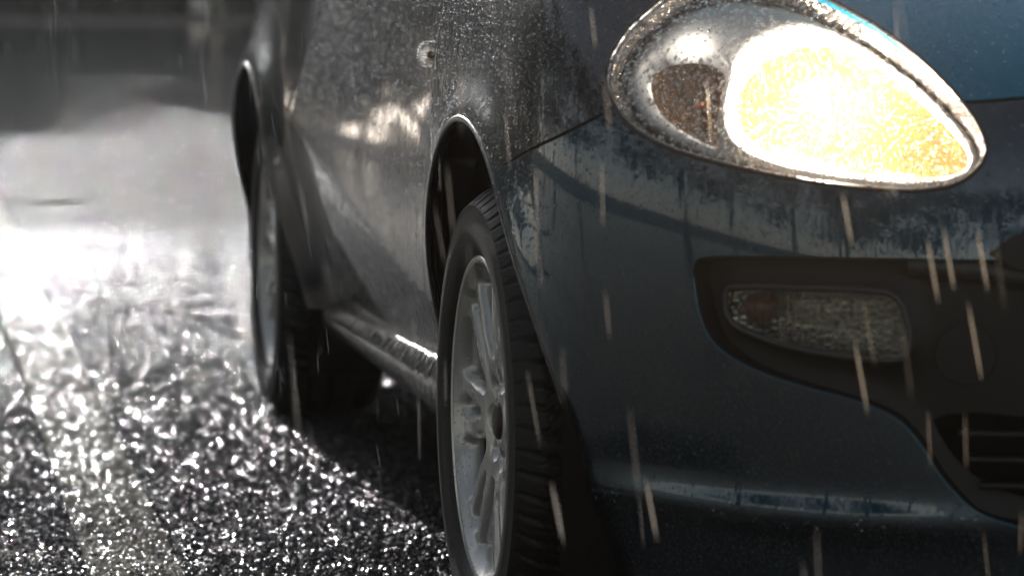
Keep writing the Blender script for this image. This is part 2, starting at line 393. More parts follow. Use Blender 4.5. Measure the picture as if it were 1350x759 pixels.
# outlines -----------------------------------------------------
HL = catmull([(800, 98), (806, 130), (830, 165), (885, 196), (970, 220), (1060, 238), (1150, 249), (1215, 251), (1262, 242), (1292, 219), (1300, 192),
              (1283, 152), (1240, 101), (1185, 53), (1120, 12), (1045, -22), (965, -34), (900, -18), (845, 22), (812, 62)], 6)
HLd = resample(hits(HL), .006)
BAY = catmull([(913, 362), (915, 346), (932, 338), (1000, 337), (1120, 339), (1240, 341), (1335, 343), (1400, 352), (1600, 372), (2000, 380)], 5, closed=False)
BAY2 = catmull([(2000, 770), (1600, 745), (1420, 715), (1350, 697), (1290, 676), (1245, 635), (1212, 585), (1180, 552), (1130, 530), (1050, 508), (985, 484), (940, 452), (921, 412), (913, 362)], 5, closed=False)
def clampa(P):  # stop outlines at the car's centre line
    return P
def hits_c(pts):
    out = []
    for p in pts:
        try: q = hit(*p)
        except RuntimeError: q = None
        if q is None or q[0] < 0.002: break
        out.append(q)
    return out
top_b = hits_c(BAY); bot_b = hits_c(BAY2[::-1])
BAYd = resample(np.array(top_b + [(0.0, top_b[-1][1]), (0.0, bot_b[-1][1])] + bot_b[::-1]), .006)
# upper grille wedge
ug = hits_c(catmull([(1303, 335), (1325, 318), (1350, 306), (1420, 285), (1600, 262)], 5, closed=False))
ug2 = hits_c(catmull([(1303, 335), (1325, 347), (1350, 357), (1420, 368), (1600, 372)], 5, closed=False))
def arch(yc, rad, zlow=0.0):
    pts = []
    for th in np.linspace(-.62, math.pi+.62, 90):
        y = yc+rad*math.cos(th); z = WZ+rad*math.sin(th)*1.0
        z = max(z, .06)
        pts.append((inv_a(y, z), z))
    return np.array(pts)
ARf = arch(FW, .372); ARr = arch(RW, .378)
def close_arch(A): return resample(np.vstack([A, [(A[-1, 0], .0), (A[0, 0], .0)]]), .006)
ARfd, ARrd = close_arch(ARf), close_arch(ARr)
# shut lines
def pathpx(pts): return resample(np.array([hit(*p) for p in catmull(pts, 6, closed=False)]), .006, False)
S_fb = strip(pathpx([(664, 218), (700, 197), (740, 178), (780, 158), (812, 139)]), .0045)
a_bon = hit(1258, 134)
S_bb = strip(resample(np.array([a_bon] + [hit(*p) for p in [(1280, 134), (1310, 132), (1345, 129)]] + [(0.12, hit(1345, 129)[1]+.004), (-.01, hit(1345, 129)[1]+.006)]), .006, False), .005)
dl = [(inv_a(.60, z)+ (z-.27)*.05, z) for z in np.linspace(.24, .96, 30)]
S_fd = strip(np.array(dl), .0045)
dl2 = [(inv_a(1.86, z) - .10*max(0, z-.5), z) for z in np.linspace(.24, .96, 30)]
S_bf = strip(np.array([(hit(905, 3)[0], .835), (hit(905, 3)[0]+.02, .87), (hit(905, 3)[0]+.05, .96)]), .0045)

def make_cdt(bounds, step, polys):
    a0, a1, z0, z1 = bounds
    pts = []; edges = []
    for P in polys:
        b = len(pts); pts += [tuple(p) for p in P]; edges += [(b+i, b+(i+1) % len(P)) for i in range(len(P))]
    allp = np.array(pts)
    na = int((a1-a0)/step); nzz = int((z1-z0)/step)
    gaa = np.linspace(a0, a1, na+1); gzz = np.linspace(z0, z1, nzz+1)
    gg = np.array([(x+(.5*(a1-a0)/na if k % 2 and 0 < i < na else 0), z) for i, x in enumerate(gaa) for k, z in enumerate(gzz)])
    # drop grid points too close to an outline
    keep = np.ones(len(gg), bool); cell = step
    H = {}
    for p in allp: H.setdefault((int(p[0]/cell), int(p[1]/cell)), []).append(p)
    for i, p in enumerate(gg):
        cx, cy = int(p[0]/cell), int(p[1]/cell)
        for dx in (-1, 0, 1):
            for dy in (-1, 0, 1):
                for q in H.get((cx+dx, cy+dy), ()):
                    if (p[0]-q[0])**2+(p[1]-q[1])**2 < (.45*step)**2: keep[i] = False
    pts += [tuple(p) for p in gg[keep]]
    r = delaunay_2d_cdt([Vector(p) for p in pts], edges, [], 0, 1e-6)
    V = np.array([tuple(v) for v in r[0]]); F = np.array([f for f in r[2] if len(f) == 3])
    return V, F
STEP = .0085
polys = [HLd, BAYd, ARfd, ARrd, S_fb, S_bb, S_fd, S_bf]
DV, DF = make_cdt((-.002, AK[-3], .10, .955), STEP, polys)
C = DV[DF].mean(axis=1)
hole = {k: inpoly(C, P) for k, P in (('hl', HLd), ('bay', BAYd), ('af', ARfd), ('ar', ARrd))}
gap = inpoly(C, S_fb) | inpoly(C, S_bb) | inpoly(C, S_fd) | inpoly(C, S_bf)
openings = hole['hl'] | hole['bay'] | hole['af'] | hole['ar'] | (C[:, 0] < 0)
a_dl = lambda z: np.interp(z, [p[1] for p in dl], [p[0] for p in dl])
def zline(P, lo_a, hi_a):
    q = P[np.argsort(P[:, 0])]; return lambda a: np.interp(a, q[:, 0], q[:, 1])
fb = pathpx([(664, 218), (700, 197), (740, 178), (780, 158), (812, 139)]); bb0 = a_bon
zb_bump = zline(np.vstack([fb, [(0.30, bb0[1])], [bb0], [(0, hit(1345, 129)[1]+.006)]]), 0, 1)
is_side_aft = C[:, 0] > a_dl(C[:, 1])
is_bump = (~is_side_aft) & (C[:, 1] < zb_bump(C[:, 0])) & (C[:, 0] < inv_a(-.05, .5))
ab = hit(905, 3)[0]
is_bonnet = (~is_side_aft) & (~is_bump) & (C[:, 0] < ab + np.maximum(0, C[:, 1]-.835)*.45)
is_fend = (~is_side_aft) & (~is_bump) & (~is_bonnet)
a_sill0, a_sill1 = inv_a(.36, .27), inv_a(2.15, .27)
a0_, a1_ = inv_a(.3, .25), inv_a(2.08, .25)
is_low = (C[:, 1] < .298-.06*(C[:, 0]-a0_)/(a1_-a0_)) & (C[:, 0] > a0_) & (C[:, 0] < inv_a(2.45, .25))
a_q = inv_a(2.0, .5)
is_quarter = is_side_aft & (C[:, 0] > a_q) 
is_door = is_side_aft & ~is_quarter

car = empty('blue_hatchback', (0, 0, 0))
tag(car, 'dark blue hatchback parked in the rain, one lit headlight, silver alloy wheels, covered in droplets', 'car')
def panel(name, mask, mat, off=0.0, lip=.010, parent=car, mirror=False):
    F = DF[mask]
    if len(F) == 0: return None
    used = np.unique(F); mp = -np.ones(len(DV), int); mp[used] = np.arange(len(used))
    F = mp[F]; P, N = surf(DV[used, 0], DV[used, 1], off)
    # orient
    fn = np.cross(P[F[:, 1]]-P[F[:, 0]], P[F[:, 2]]-P[F[:, 0]]); fl = (fn*N[F[:, 0]]).sum(1) < 0
    F[fl] = F[fl][:, ::-1]
    E = {}
    for f in F:
        for i in range(3):
            a, b = int(f[i]), int(f[(i+1) % 3]); E[(a, b)] = E.get((a, b), 0)+1
    bd = [e for e in E if (e[1], e[0]) not in E]
    V = list(P); NN = list(N); FF = [tuple(f) for f in F]
    if lip > 0:
        idx = {}
        cen = {}
        for a, b in bd:
            t = P[b]-P[a]; on = np.cross(t, N[a]); on /= np.linalg.norm(on)+1e-12
            for v in (a, b): cen.setdefault(v, np.zeros(3)); cen[v] += on
        for v, on in cen.items():
            on = on/(np.linalg.norm(on)+1e-12)
            base_i = len(V); r = .0015
            # rounded edge: outward a hair then in
            V.append(P[v]+on*.0006-N[v]*.0006); n2 = N[v]+on; NN.append(n2/np.linalg.norm(n2))
            V.append(P[v]+on*.0008-N[v]*.0020); NN.append(on)
            V.append(P[v]+on*.0008-N[v]*lip); NN.append(on)
            idx[v] = (v, base_i, base_i+1, base_i+2)
        for a, b in bd:
            ia, ib = idx[a], idx[b]
            for k in range(3): FF.append((ib[k], ia[k], ia[k+1], ib[k+1]))
    return mesh_obj(name, V, FF, mat, parent, normals=NN)
ok = ~openings & ~gap
bumper = panel('front_bumper', is_bump & ok & ~is_low, M['paint_front_shaded'])
fender = panel('front_fender', is_fend & ok & ~is_low, M['paint_side_shaded'])
bonnet = panel('bonnet', is_bonnet & ok, M['paint_bonnet_lit'])
door = panel('door', is_door & ok & ~is_low, M['paint_side_shaded'])
quarter = panel('rear_quarter_panel', is_quarter & ok & ~is_low, M['paint_side_shaded'])
inner = panel('inner_structure', ~openings & ~is_low, M['liner'], off=-.011, lip=0)

# mirrored far side of the body, plain
FAR = 1.64
mask = (C[:, 0] > 0) & ~hole['af'] & ~hole['ar'] & ~hole['bay']
F = DF[mask][::1]; used = np.unique(F); mp = -np.ones(len(DV), int); mp[used] = np.arange(len(used)); F = mp[F]
P, N = surf(DV[used, 0], DV[used, 1]); P[:, 0] = FAR-P[:, 0]; N[:, 0] *= -1
mesh_obj('far_side_body', P, [tuple(f) for f in F], M['paint_front_shaded'], car, normals=N)

# upper body: bonnet top, windscreen, roof, side glass (above the frame of the photograph)
secs = [(-.04, .955, .66), (.30, 1.0, .72), (.62, 1.03, .73)]
def loft(ys, zs, hw, x0=.82, n=11, crown=.03):
    V = []; F = []
    for y, z, h in zip(ys, zs, hw):
        for i in range(n):
            t = -1+2*i/(n-1); V.append((x0+h*t, y, z-crown*t*t-0.02*abs(t)**6))
    for i in range(len(ys)-1):
        for k in range(n-1): F.append((i*n+k, i*n+k+1, (i+1)*n+k+1, (i+1)*n+k))
    return V, F
V, F = loft([-.09, .1, .35, .62], [.955, .985, 1.01, 1.03], [.70, .74, .76, .77]); mesh_obj('bonnet_top', V, F, M['paint_bonnet_lit'], car)
V, F = loft([.60, .95, 1.30], [1.03, 1.25, 1.43], [.74, .66, .60]); mesh_obj('windscreen', V, F, M['dark_glass'], car)
V, F = loft([1.30, 1.8, 2.4, 2.95], [1.43, 1.475, 1.465, 1.40], [.60, .60, .58, .56]); mesh_obj('roof', V, F, M['paint_side_shaded'], car)
V, F = loft([2.95, 3.12, 3.24], [1.40, 1.2, .98], [.56, .64, .70]); mesh_obj('rear_window', V, F, M['dark_glass'], car)
for sgn in (-1, 1):
    ys = [.60, .95, 1.30, 1.8, 2.4, 2.95, 3.24]; zt = [1.005, 1.215, 1.395, 1.44, 1.43, 1.365, .975]; ht = [.745, .665, .605, .605, .585, .565, .70]
    V = [(.82+sgn*.77, y, .95) for y in ys] + [(.82+sgn*h, y, z) for y, z, h in zip(ys, zt, ht)]
    F = [(i, i+1, i+8, i+7) for i in range(6)]
    mesh_obj('side_window', V, F, M['dark_glass'], car, smooth=False)
V, F = merge([box(.22, 1.42, -.45, 3.1, .21, .26), box(.30, 1.34, .35, 2.2, .26, .5), box(.3, 1.34, 2.8, 3.2, .24, .6)])
mesh_obj('underbody', V, F, M['liner'], car, smooth=False)

# sill moulding along the door bottom
prof = [(.006, .306), (-.002, .296), (-.008, .284), (-.015, .270), (-.019, .255), (-.018, .240), (-.016, .218), (.02, .205), (.08, .200), (.10, .25), (.04, .300)]
V = []; F = []; ys = np.linspace(.36, 2.05, 70)
for y in ys:
    t = (y-.36)/1.69; zt_ = .312-.060*t; hs_ = .80-.30*t; xb = .034+.032*t
    for (px, pz) in prof: V.append((xb+px, y, zt_+(pz-.3)*hs_))
m = len(prof)
for i in range(len(ys)-1):
    for k in range(m): F.append((i*m+k, i*m+(k+1) % m, (i+1)*m+(k+1) % m, (i+1)*m+k))
F += [tuple(range(m))[::-1], tuple(range((len(ys)-1)*m, len(ys)*m))]
mesh_obj('side_skirt', V, F, M['skirt'], car)

# wheel arch liners
def liner(yc, x0=.035, x1=.36):
    V = []; F = []; n = 48
    rows = [(x0, .385), (x0+.03, .378), (x1-.03, .365), (x1, .34)]
    for (x, r) in rows:
        for i in range(n+1):
            th = -.5+(math.pi+1.0)*i/n; V.append((x, yc+r*math.cos(th), WZ+r*math.sin(th)))
    for j in range(len(rows)-1):
        for i in range(n): F.append((j*(n+1)+i, j*(n+1)+i+1, (j+1)*(n+1)+i+1, (j+1)*(n+1)+i))
    V.append((x1, yc, WZ)); c = len(V)-1
    for i in range(n): F.append((3*(n+1)+i, 3*(n+1)+i+1, c))
    mesh_obj('wheel_arch_liner', V, F, M['liner'], car)
liner(FW); liner(RW)
# rolled arch lips
for AR in (ARf, ARr):
    P, N = surf(AR[:, 0], np.clip(AR[:, 1], .12, 1)); k = AR[:, 1] > .15
    P = P[k] - N[k]*.003
    V, F = tube(P, .0048, 8); mesh_obj('arch_lip', V, F, M['paint_side_shaded'], car)

# ------------------------------------------------------------ wheels
def wheel_meshes():
    ang = 7
    def polar(r, th): return (r*math.sin(th), r*math.cos(th))
    holes = []
    for i in range(ang):
        c = 2*math.pi*(i+.42)/ang
        # large opening between spoke pairs
        holes.append(catmull([polar(.088, c-.10), polar(.082, c), polar(.088, c+.10), polar(.115, c+.15), polar(.150, c+.185), polar(.176, c+.205), polar(.184, c+.16), polar(.186, c), polar(.184, c-.16), polar(.176, c-.205), polar(.150, c-.185), polar(.115, c-.15)], 6))
        d = c+math.pi/ang
        holes.append(catmull([polar(.098, d), polar(.112, d+.026), polar(.150, d+.048), polar(.174, d+.058), polar(.181, d+.035), polar(.184, d), polar(.181, d-.035), polar(.174, d-.058), polar(.150, d-.048), polar(.112, d-.026)], 5))
        if i % 2 == 0 or True:
            b = d; holes.append(np.array([(polar(.050, b)[0]+.0075*math.cos(t), polar(.050, b)[1]+.0075*math.sin(t)) for t in np.linspace(0, 2*math.pi, 15)[:-1]]))
    outer = np.array([polar(.196, t) for t in np.linspace(0, 2*math.pi, 180)[:-1]])
    step = .0026; pts = []; edges = []
    hs = [resample(h, .0028) for h in holes]
    for P_ in hs+[outer]:
        b = len(pts); pts += [tuple(p) for p in P_]; edges += [(b+i, b+(i+1) % len(P_)) for i in range(len(P_))]
    E = np.array(pts)
    gx = np.arange(-.2, .2, step); gg = np.array([(x+(step/2 if k % 2 else 0), y) for k, y in enumerate(gx) for x in gx]); gg = gg[np.hypot(*gg.T) < .1945]
    inside = np.zeros(len(gg), bool)
    for h in hs: inside |= inpoly(gg, h)
    gg = gg[~inside]
    def dmin(Q):
        out = np.full(len(Q), 9.0)
        for i in range(0, len(Q), 2000):
            out[i:i+2000] = np.sqrt(((Q[i:i+2000, None]-E[None, :-179])**2).sum(2)).min(1)
        return out
    gg = gg[dmin(gg) > step*.5]
    pts += [tuple(p) for p in gg]
    r = delaunay_2d_cdt([Vector(p) for p in pts], edges, [], 0, 1e-7)
    V2 = np.array([tuple(v) for v in r[0]]); F2 = np.array([f for f in r[2] if len(f) == 3]); Cc = V2[F2].mean(1)
    bad = np.hypot(*Cc.T) > .196
    for h in hs: bad |= inpoly(Cc, h)
    F2 = F2[~bad]
    rr = np.hypot(*V2.T); d = dmin(V2)
    prof_r = [0, .03, .045, .075, .11, .15, .185, .191, .196]; prof_x = [.020, .020, .024, .016, .012, .011, .010, .004, -.002]
    X = np.interp(rr, prof_r, prof_x) + .010*(1-np.clip(d/.010, 0, 1))**2
    V = [(x, p[0], p[1]) for x, p in zip(X, V2)]
    Fs = [tuple(f) for f in F2]
    # orient toward -X
    f0 = F2[0]; nn = np.cross(np.array(V[f0[1]])-np.array(V[f0[0]]), np.array(V[f0[2]])-np.array(V[f0[0]]))
    if nn[0] > 0: Fs = [f[::-1] for f in Fs]
    Es = set()
    for f in Fs:
        for i in range(3): Es.add((int(f[i]), int(f[(i+1) % 3])))
    bd = [e for e in Es if (e[1], e[0]) not in Es]; ix = {}
    for a, b in bd:
        for v in (a, b):
            if v not in ix and rr[v] < .194:
                ix[v] = len(V); x, y, z = V[v]; V.append((x+.015, y, z))
    for a, b in bd:
        if a in ix and b in ix: Fs.append((b, a, ix[a], ix[b]))
    # rim lip and barrel as lathe
    def lathe(prof, n=96):
        LV = []; LF = []
        for (r_, x_) in prof:
            for i in range(n): th = 2*math.pi*i/n; LV.append((x_, r_*math.sin(th), r_*math.cos(th)))
        for j in range(len(prof)-1):
            for i in range(n): LF.append((j*n+i, j*n+(i+1) % n, (j+1)*n+(i+1) % n, (j+1)*n+i))
        return LV, LF
    lipV, lipF = lathe([(.1955, -.002), (.199, -.0045), (.203, -.004), (.2055, .0), (.205, .008), (.198, .014)])
    rimV, rimF = merge([(V, Fs), (lipV, lipF)])
    bar = lathe([(.196, .0), (.190, .02), (.183, .04), (.180, .17), (.19, .185)])
    disc = lathe([(.0, .062), (.062, .062), (.066, .075), (.128, .075), (.130, .085), (.066, .087)])
    cap = lathe([(.0, .0135), (.012, .0138), (.019, .0150), (.023, .0175), (.0245, .022)], 40)
    # tyre with real tread blocks
    tp = [(.199, .006), (.204, -.003), (.215, -.010), (.232, -.0155), (.250, -.0145), (.262, -.011), (.2635, -.0118), (.266, -.0112), (.272, -.004), (.279, .004), (.2845, .012), (.2885, .020)]
    xs = np.arange(.024, .162, .0030)
    tp += [(.2915-.0035*((x-.092)/.07)**2*1.0, x) for x in xs]
    tp += [(.2885, .164), (.2845, .172), (.272, .186), (.250, .196), (.232, .197), (.21, .19), (.199, .178)]
    nt_ = 900; TV = []; TF = []
    for (r_, x_) in tp:
        for i in range(nt_):
            th = 2*math.pi*i/nt_; r = r_
            if r_ > .270:
                g_ = min(abs(x_-c_) for c_ in (.050, .092, .134)); dep = 0
                if g_ < .0038: dep = .0075
                ph = (th*66/(2*math.pi) + (x_-.092)*9*(1 if x_ < .092 else -1)) % 1
                if ph < .17 and (x_ < .045 or x_ > .139 or .056 < x_ < .082 or .1 < x_ < .128): dep = max(dep, .0065 if r_ > .28 else .003)
                ph2 = (th*132/(2*math.pi) + x_*14) % 1
                if ph2 < .10 and r_ > .285: dep = max(dep, .003)
                r -= dep
            TV.append((x_, r*math.sin(th), r*math.cos(th)))
    for j in range(len(tp)-1):
        for i in range(nt_): TF.append((j*nt_+i, j*nt_+(i+1) % nt_, (j+1)*nt_+(i+1) % nt_, (j+1)*nt_+i))
    return dict(tyre=((TV, TF), 'rubber'), rim=((rimV, rimF), 'alloy'), barrel=(bar, 'barrel'), brake_disc=(disc, 'steel'), centre_cap=(cap, 'cap'))
WM = wheel_meshes()
def add_wheel(y, rot, flip=False, first=None):
    e = empty('wheel', (.006 if not flip else FAR, y, WZ), car)
    for nm, (vf, mt) in WM.items():
        if first is None: mesh_obj(nm, vf[0], vf[1], M[mt], e)
        else:
            src = [c for c in first.children if c.name.split('.')[0] == nm][0]
            c = src.copy(); COL.objects.link(c); c.parent = e
    e.rotation_euler = (rot, 0, math.pi if flip else 0)
    return e
w1 = add_wheel(FW, R(8)); w1.rotation_euler = (R(8), 0, R(1.3)); w2 = add_wheel(RW, R(31), first=w1); add_wheel(FW, 0, True, w1); add_wheel(RW, 0, True, w1)

# ------------------------------------------------------------ headlight
hlp = empty('headlight', (0, 0, 0), car)
HV, HF = make_cdt((HLd[:, 0].min(), HLd[:, 0].max(), HLd[:, 1].min(), HLd[:, 1].max()), .006, [resample(HLd, .004)])
Ch = HV[HF].mean(1); HF = HF[inpoly(Ch, HLd)]
def oriented(P, N, F):
    fn = np.cross(P[F[:, 1]]-P[F[:, 0]], P[F[:, 2]]-P[F[:, 0]]); F = F.copy(); fl = (fn*N[F[:, 0]]).sum(1) < 0; F[fl] = F[fl][:, ::-1]; return F
def patch_solid(V2, F, o1, o2, dome=0.0):
    used = np.unique(F); mp = -np.ones(len(V2), int); mp[used] = np.arange(len(used)); F = mp[F]; V2 = V2[used]
    P1, N1 = surf(V2[:, 0], V2[:, 1], o1); P2, _ = surf(V2[:, 0], V2[:, 1], o2); F = oriented(P1, N1, F)
    n = len(P1); FF = [tuple(f) for f in F] + [tuple(i+n for i in f[::-1]) for f in F]
    Es = set((int(f[i]), int(f[(i+1) % 3])) for f in F for i in range(3))
    for a, b in Es:
        if (b, a) not in Es: FF.append((b, a, a+n, b+n))
    NN = np.vstack([N1, -N1])
    return np.vstack([P1, P2]), FF, NN
V, F, NN = patch_solid(HV, HF, .0005, -.0025)
mesh_obj('headlight_cover', V, F, M['lens'], hlp, normals=NN)
# dark rubber seal and painted rim round the lamp
P, N = surf(HLd[:, 0], HLd[:, 1]); V, F = tube(P-N*.001, .0030, 8, True); mesh_obj('seal', V, F, M['gloss_black'], hlp)
# housing: wall from the outline inwards and a floor with the two bowls
cen = HLd.mean(0)
def shrink(poly, k, c=None):
    c = poly.mean(0) if c is None else c; return c+(poly-c)*k
def ring(poly, off): return surf(poly[:, 0], poly[:, 1], off)[0]
def bridge(A, B):
    n = len(A); V = list(A)+list(B); return V, [(i, (i+1) % n, n+(i+1) % n, n+i) for i in range(n)]
o0 = resample(HLd, .006); s1 = shrink(o0, .975)
V, F = bridge(ring(o0, -.004), ring(s1, -.032)); mesh_obj('housing_wall', V, F, M['wall'], hlp)
mainpx = catmull([(955, 128), (966, 92), (1000, 52), (1050, 30), (1105, 30), (1165, 62), (1215, 105), (1255, 150), (1278, 190), (1262, 216), (1200, 226), (1110, 218), (1010, 196), (966, 166)], 6)
turnpx = catmull([(836, 100), (850, 72), (890, 58), (930, 60), (944, 78), (934, 110), (926, 150), (926, 184), (890, 170), (850, 140)], 6)
MAINd = resample(hits(mainpx), .005); TURNd = resample(hits(turnpx), .005)
s1r = resample(s1, .006)
BV, BF = make_cdt((HLd[:, 0].min(), HLd[:, 0].max(), HLd[:, 1].min(), HLd[:, 1].max()), .007, [s1r, MAINd, TURNd])
Cb = BV[BF].mean(1); BF = BF[inpoly(Cb, s1r) & ~inpoly(Cb, MAINd) & ~inpoly(Cb, TURNd)]
def rel(V2):   # bezel swells toward its middle between the bowls
    return -.030
used = np.unique(BF); mp = -np.ones(len(BV), int); mp[used] = np.arange(len(used)); BF = mp[BF]; BV = BV[used]
bd_pts = np.vstack([MAINd, TURNd, s1r]); dd = np.sqrt(((BV[:, None]-bd_pts[None])**2).sum(2)).min(1)
P, N = surf(BV[:, 0], BV[:, 1], -.034); P = P + N*(np.clip(dd/.014, 0, 1)**.6*.012)[:, None]
mesh_obj('bezel', P, [tuple(f) for f in oriented(P, N, BF)], M['bezel'], hlp)
def bowl(poly, ks, offs, mat, name):
    rings = [ring(shrink(poly, k), o) for k, o in zip(ks, offs)]; n = len(poly); V = []; F = []
    for r_ in rings: V += list(r_)
    for j in range(len(rings)-1):
        for i in range(n): F.append((j*n+i, j*n+(i+1) % n, (j+1)*n+(i+1) % n, (j+1)*n+i))
    V.append(rings[-1].mean(0)); c = len(V)-1
    for i in range(n): F.append(((len(rings)-1)*n+i, (len(rings)-1)*n+(i+1) % n, c))
    return mesh_obj(name, V, F, mat, hlp)
bowl(MAINd, [1, .97, .86, .68, .45, .2], [-.034, -.045, -.062, -.080, -.092, -.098], M['chrome_warm'], 'main_reflector')
bowl(TURNd, [1, .95, .8, .6, .35, .15], [-.034, -.044, -.055, -.068, -.076, -.080], M['bronze'], 'indicator_reflector')
def ellipsoid(c, rx, ry, rz, n=20, m=12):
    V = []; F = []
    for j in range(m+1):
        ph = math.pi*j/m
        for i in range(n): th = 2*math.pi*i/n; V.append((c[0]+rx*math.sin(ph)*math.cos(th), c[1]+ry*math.sin(ph)*math.sin(th), c[2]+rz*math.cos(ph)))
    for j in range(m):
        for i in range(n): F.append((j*n+i, j*n+(i+1) % n, (j+1)*n+(i+1) % n, (j+1)*n+i))
    return V, F
bq = hit(1072, 108); bc = surf([bq[0]], [bq[1]], -.019)[0][0]
V, F = ellipsoid(bc, .013, .012, .013); mesh_obj('bulb', V, F, M['bulb'], hlp)
bq = hit(905, 44); pb = surf([bq[0]], [bq[1]], -.016)[0][0]; V, F = ellipsoid(pb, .004, .004, .004); mesh_obj('bezel_fill_bulb', V, F, M['fill_bulb'], hlp)  # small glowing ball added to light the bezel
bc2 = ring(shrink(TURNd, .3), -.058).mean(0)
V, F = ellipsoid(bc2, .009, .014, .009); mesh_obj('indicator_bulb', V, F, M['amber'], hlp)
# the beam itself
ld = bpy.data.lights.new('headlight_beam', 'SPOT'); ld.energy = 45; ld.color = (1, .66, .34); ld.spot_size = R(120); ld.spot_blend = .8; ld.shadow_soft_size = .05
lo = bpy.data.objects.new('headlight_beam', ld); COL.objects.link(lo); lo.parent = hlp
pc, pn = surf([MAINd[:, 0].mean()], [MAINd[:, 1].mean()]); lo.location = Vector(pc[0]+pn[0]*.06); lo.rotation_euler = Vector((0.1, 1, 0.10)).to_track_quat('Z', 'Y').to_euler()

# ------------------------------------------------------------ bumper bay: insert, fog lamp, grille
bay = empty('bumper_insert', (0, 0, 0), car)
b0 = resample(BAYd, .008)
V, F = bridge(ring(b0, -.001), ring(shrink(b0, .985), -.022)); mesh_obj('insert_edge', V, F, M['black_plastic'], bay)
FOG = catmull([(949, 402), (951, 384), (968, 379), (1060, 380), (1145, 384), (1176, 391), (1190, 412), (1197, 445), (1194, 468), (1176, 477), (1120, 473), (1040, 460), (975, 438), (953, 420)], 6)
FOGd = resample(hits(FOG), .004)
low_px = catmull([(1226, 560), (1252, 606), (1290, 640), (1350, 662), (1450, 680), (1620, 700), (1620, 560), (1400, 545), (1290, 540), (1240, 545)], 5)
lowg = hits_c(low_px[:30])
lowd = resample(np.array([q for q in lowg] + [(0.0, lowg[-1][1]), (0.0, hit(1340, 555)[1]), hit(1340, 555), hit(1290, 550), hit(1245, 552)]), .006)
IV, IF = make_cdt((0, BAYd[:, 0].max(), BAYd[:, 1].min(), BAYd[:, 1].max()), .010, [b0, FOGd, lowd])
Ci = IV[IF].mean(1); IF = IF[inpoly(Ci, b0) & ~inpoly(Ci, FOGd) & ~inpoly(Ci, lowd)]
used = np.unique(IF); mp = -np.ones(len(IV), int); mp[used] = np.arange(len(used)); IF = mp[IF]; IV = IV[used]
fd = np.sqrt(((IV[:, None]-b0[None])**2).sum(2)).min(1); ff = np.sqrt(((IV[:, None]-FOGd[None])**2).sum(2)).min(1)
P, N = surf(IV[:, 0], IV[:, 1], -.022); P = P + N*(0.010*np.clip(1-ff/.03, 0, 1)**2 - .006*np.clip(fd/.02, 0, 1))[:, None]
mesh_obj('insert_panel', P, [tuple(f) for f in oriented(P, N, IF)], M['black_plastic'], bay)
lipq = resample(np.array(bot_b), .006, False); P, N = surf(lipq[:, 0], lipq[:, 1]); V, F = tube(P-N*.0012, .0013, 8); mesh_obj('insert_lip_highlight', V, F, M['paint_lip_highlight'], bay)  # thin lip in brightened paint, its colour carries the edge highlight
# fog lamp
fog = empty('fog_lamp', (0, 0, 0), car)
FV, FFc = make_cdt((FOGd[:, 0].min(), FOGd[:, 0].max(), FOGd[:, 1].min(), FOGd[:, 1].max()), .005, [FOGd])
FFc = FFc[inpoly(FV[FFc].mean(1), FOGd)]
V, F, NN = patch_solid(FV, FFc, -.011, -.0145); mesh_obj('fog_lamp_glass', V, F, M['clear'], fog, normals=NN)
P = ring(FOGd, -.0115); V, F = tube(P, .0035, 8, True); mesh_obj('fog_lamp_frame', V, F, M['grey_trim'], fog)
rg = [ring(shrink(FOGd, k), o) for k, o in ((1, -.015), (.9, -.035), (.7, -.05), (.4, -.06))]
V = [p for r_ in rg for p in r_] + [rg[-1].mean(0)]; n = len(FOGd)
F = [(j*n+i, j*n+(i+1) % n, (j+1)*n+(i+1) % n, (j+1)*n+i) for j in range(3) for i in range(n)] + [(3*n+i, 3*n+(i+1) % n, 4*n) for i in range(n)]
mesh_obj('fog_lamp_reflector', V, F, M['dark_chrome'], fog)
a, z = hit(985, 410); c = surf([a], [z], -.035)[0][0]; V, F = ellipsoid(c, .022, .016, .018); mesh_obj('fog_lamp_bulb', V, F, M['amber'], fog)
# grey strip across the top of the insert
top_path = [q for q in hits_c(catmull([(1195, 353), (1240, 356), (1290, 360), (1350, 368), (1500, 380)], 5, closed=False))] + [(0.0, hit(1345, 366)[1]-.002)]
P, N = surf(np.array(top_path)[:, 0], np.array(top_path)[:, 1]); V = []; F = []
for i, (p, nn_) in enumerate(zip(P, N)):
    for dz, of in ((.014, -.020), (.012, -.008), (-.008, -.012), (-.012, -.026)): V.append(p+nn_*of+np.array((0, 0, dz)))
for i in range(len(P)-1):
    for k in range(3): F.append((i*4+k, i*4+k+1, (i+1)*4+k+1, (i+1)*4+k))
mesh_obj('grille_bar', V, F, M['grey_trim'], bay)
# lower grille slats
for dz in (0, -.028, -.056):
    q = hit(1262, 577); z = q[1]+dz; aa = np.linspace(0.0, q[0]-(.0 if dz == 0 else -dz*.4), 20); P, N = surf(aa, np.full(20, z), -.030)
    V = []; F = []
    for p, nn_ in zip(P, N):
        for dzz, of in ((.004, 0), (.003, .012), (-.003, .012), (-.004, -.02)): V.append(p+nn_*of+np.array((0, 0, dzz)))
    for i in range(19):
        for k in range(4): F.append((i*4+k, i*4+(k+1) % 4, (i+1)*4+(k+1) % 4, (i+1)*4+k))
    mesh_obj('grille_slat', V, F, M['black_plastic'], bay)
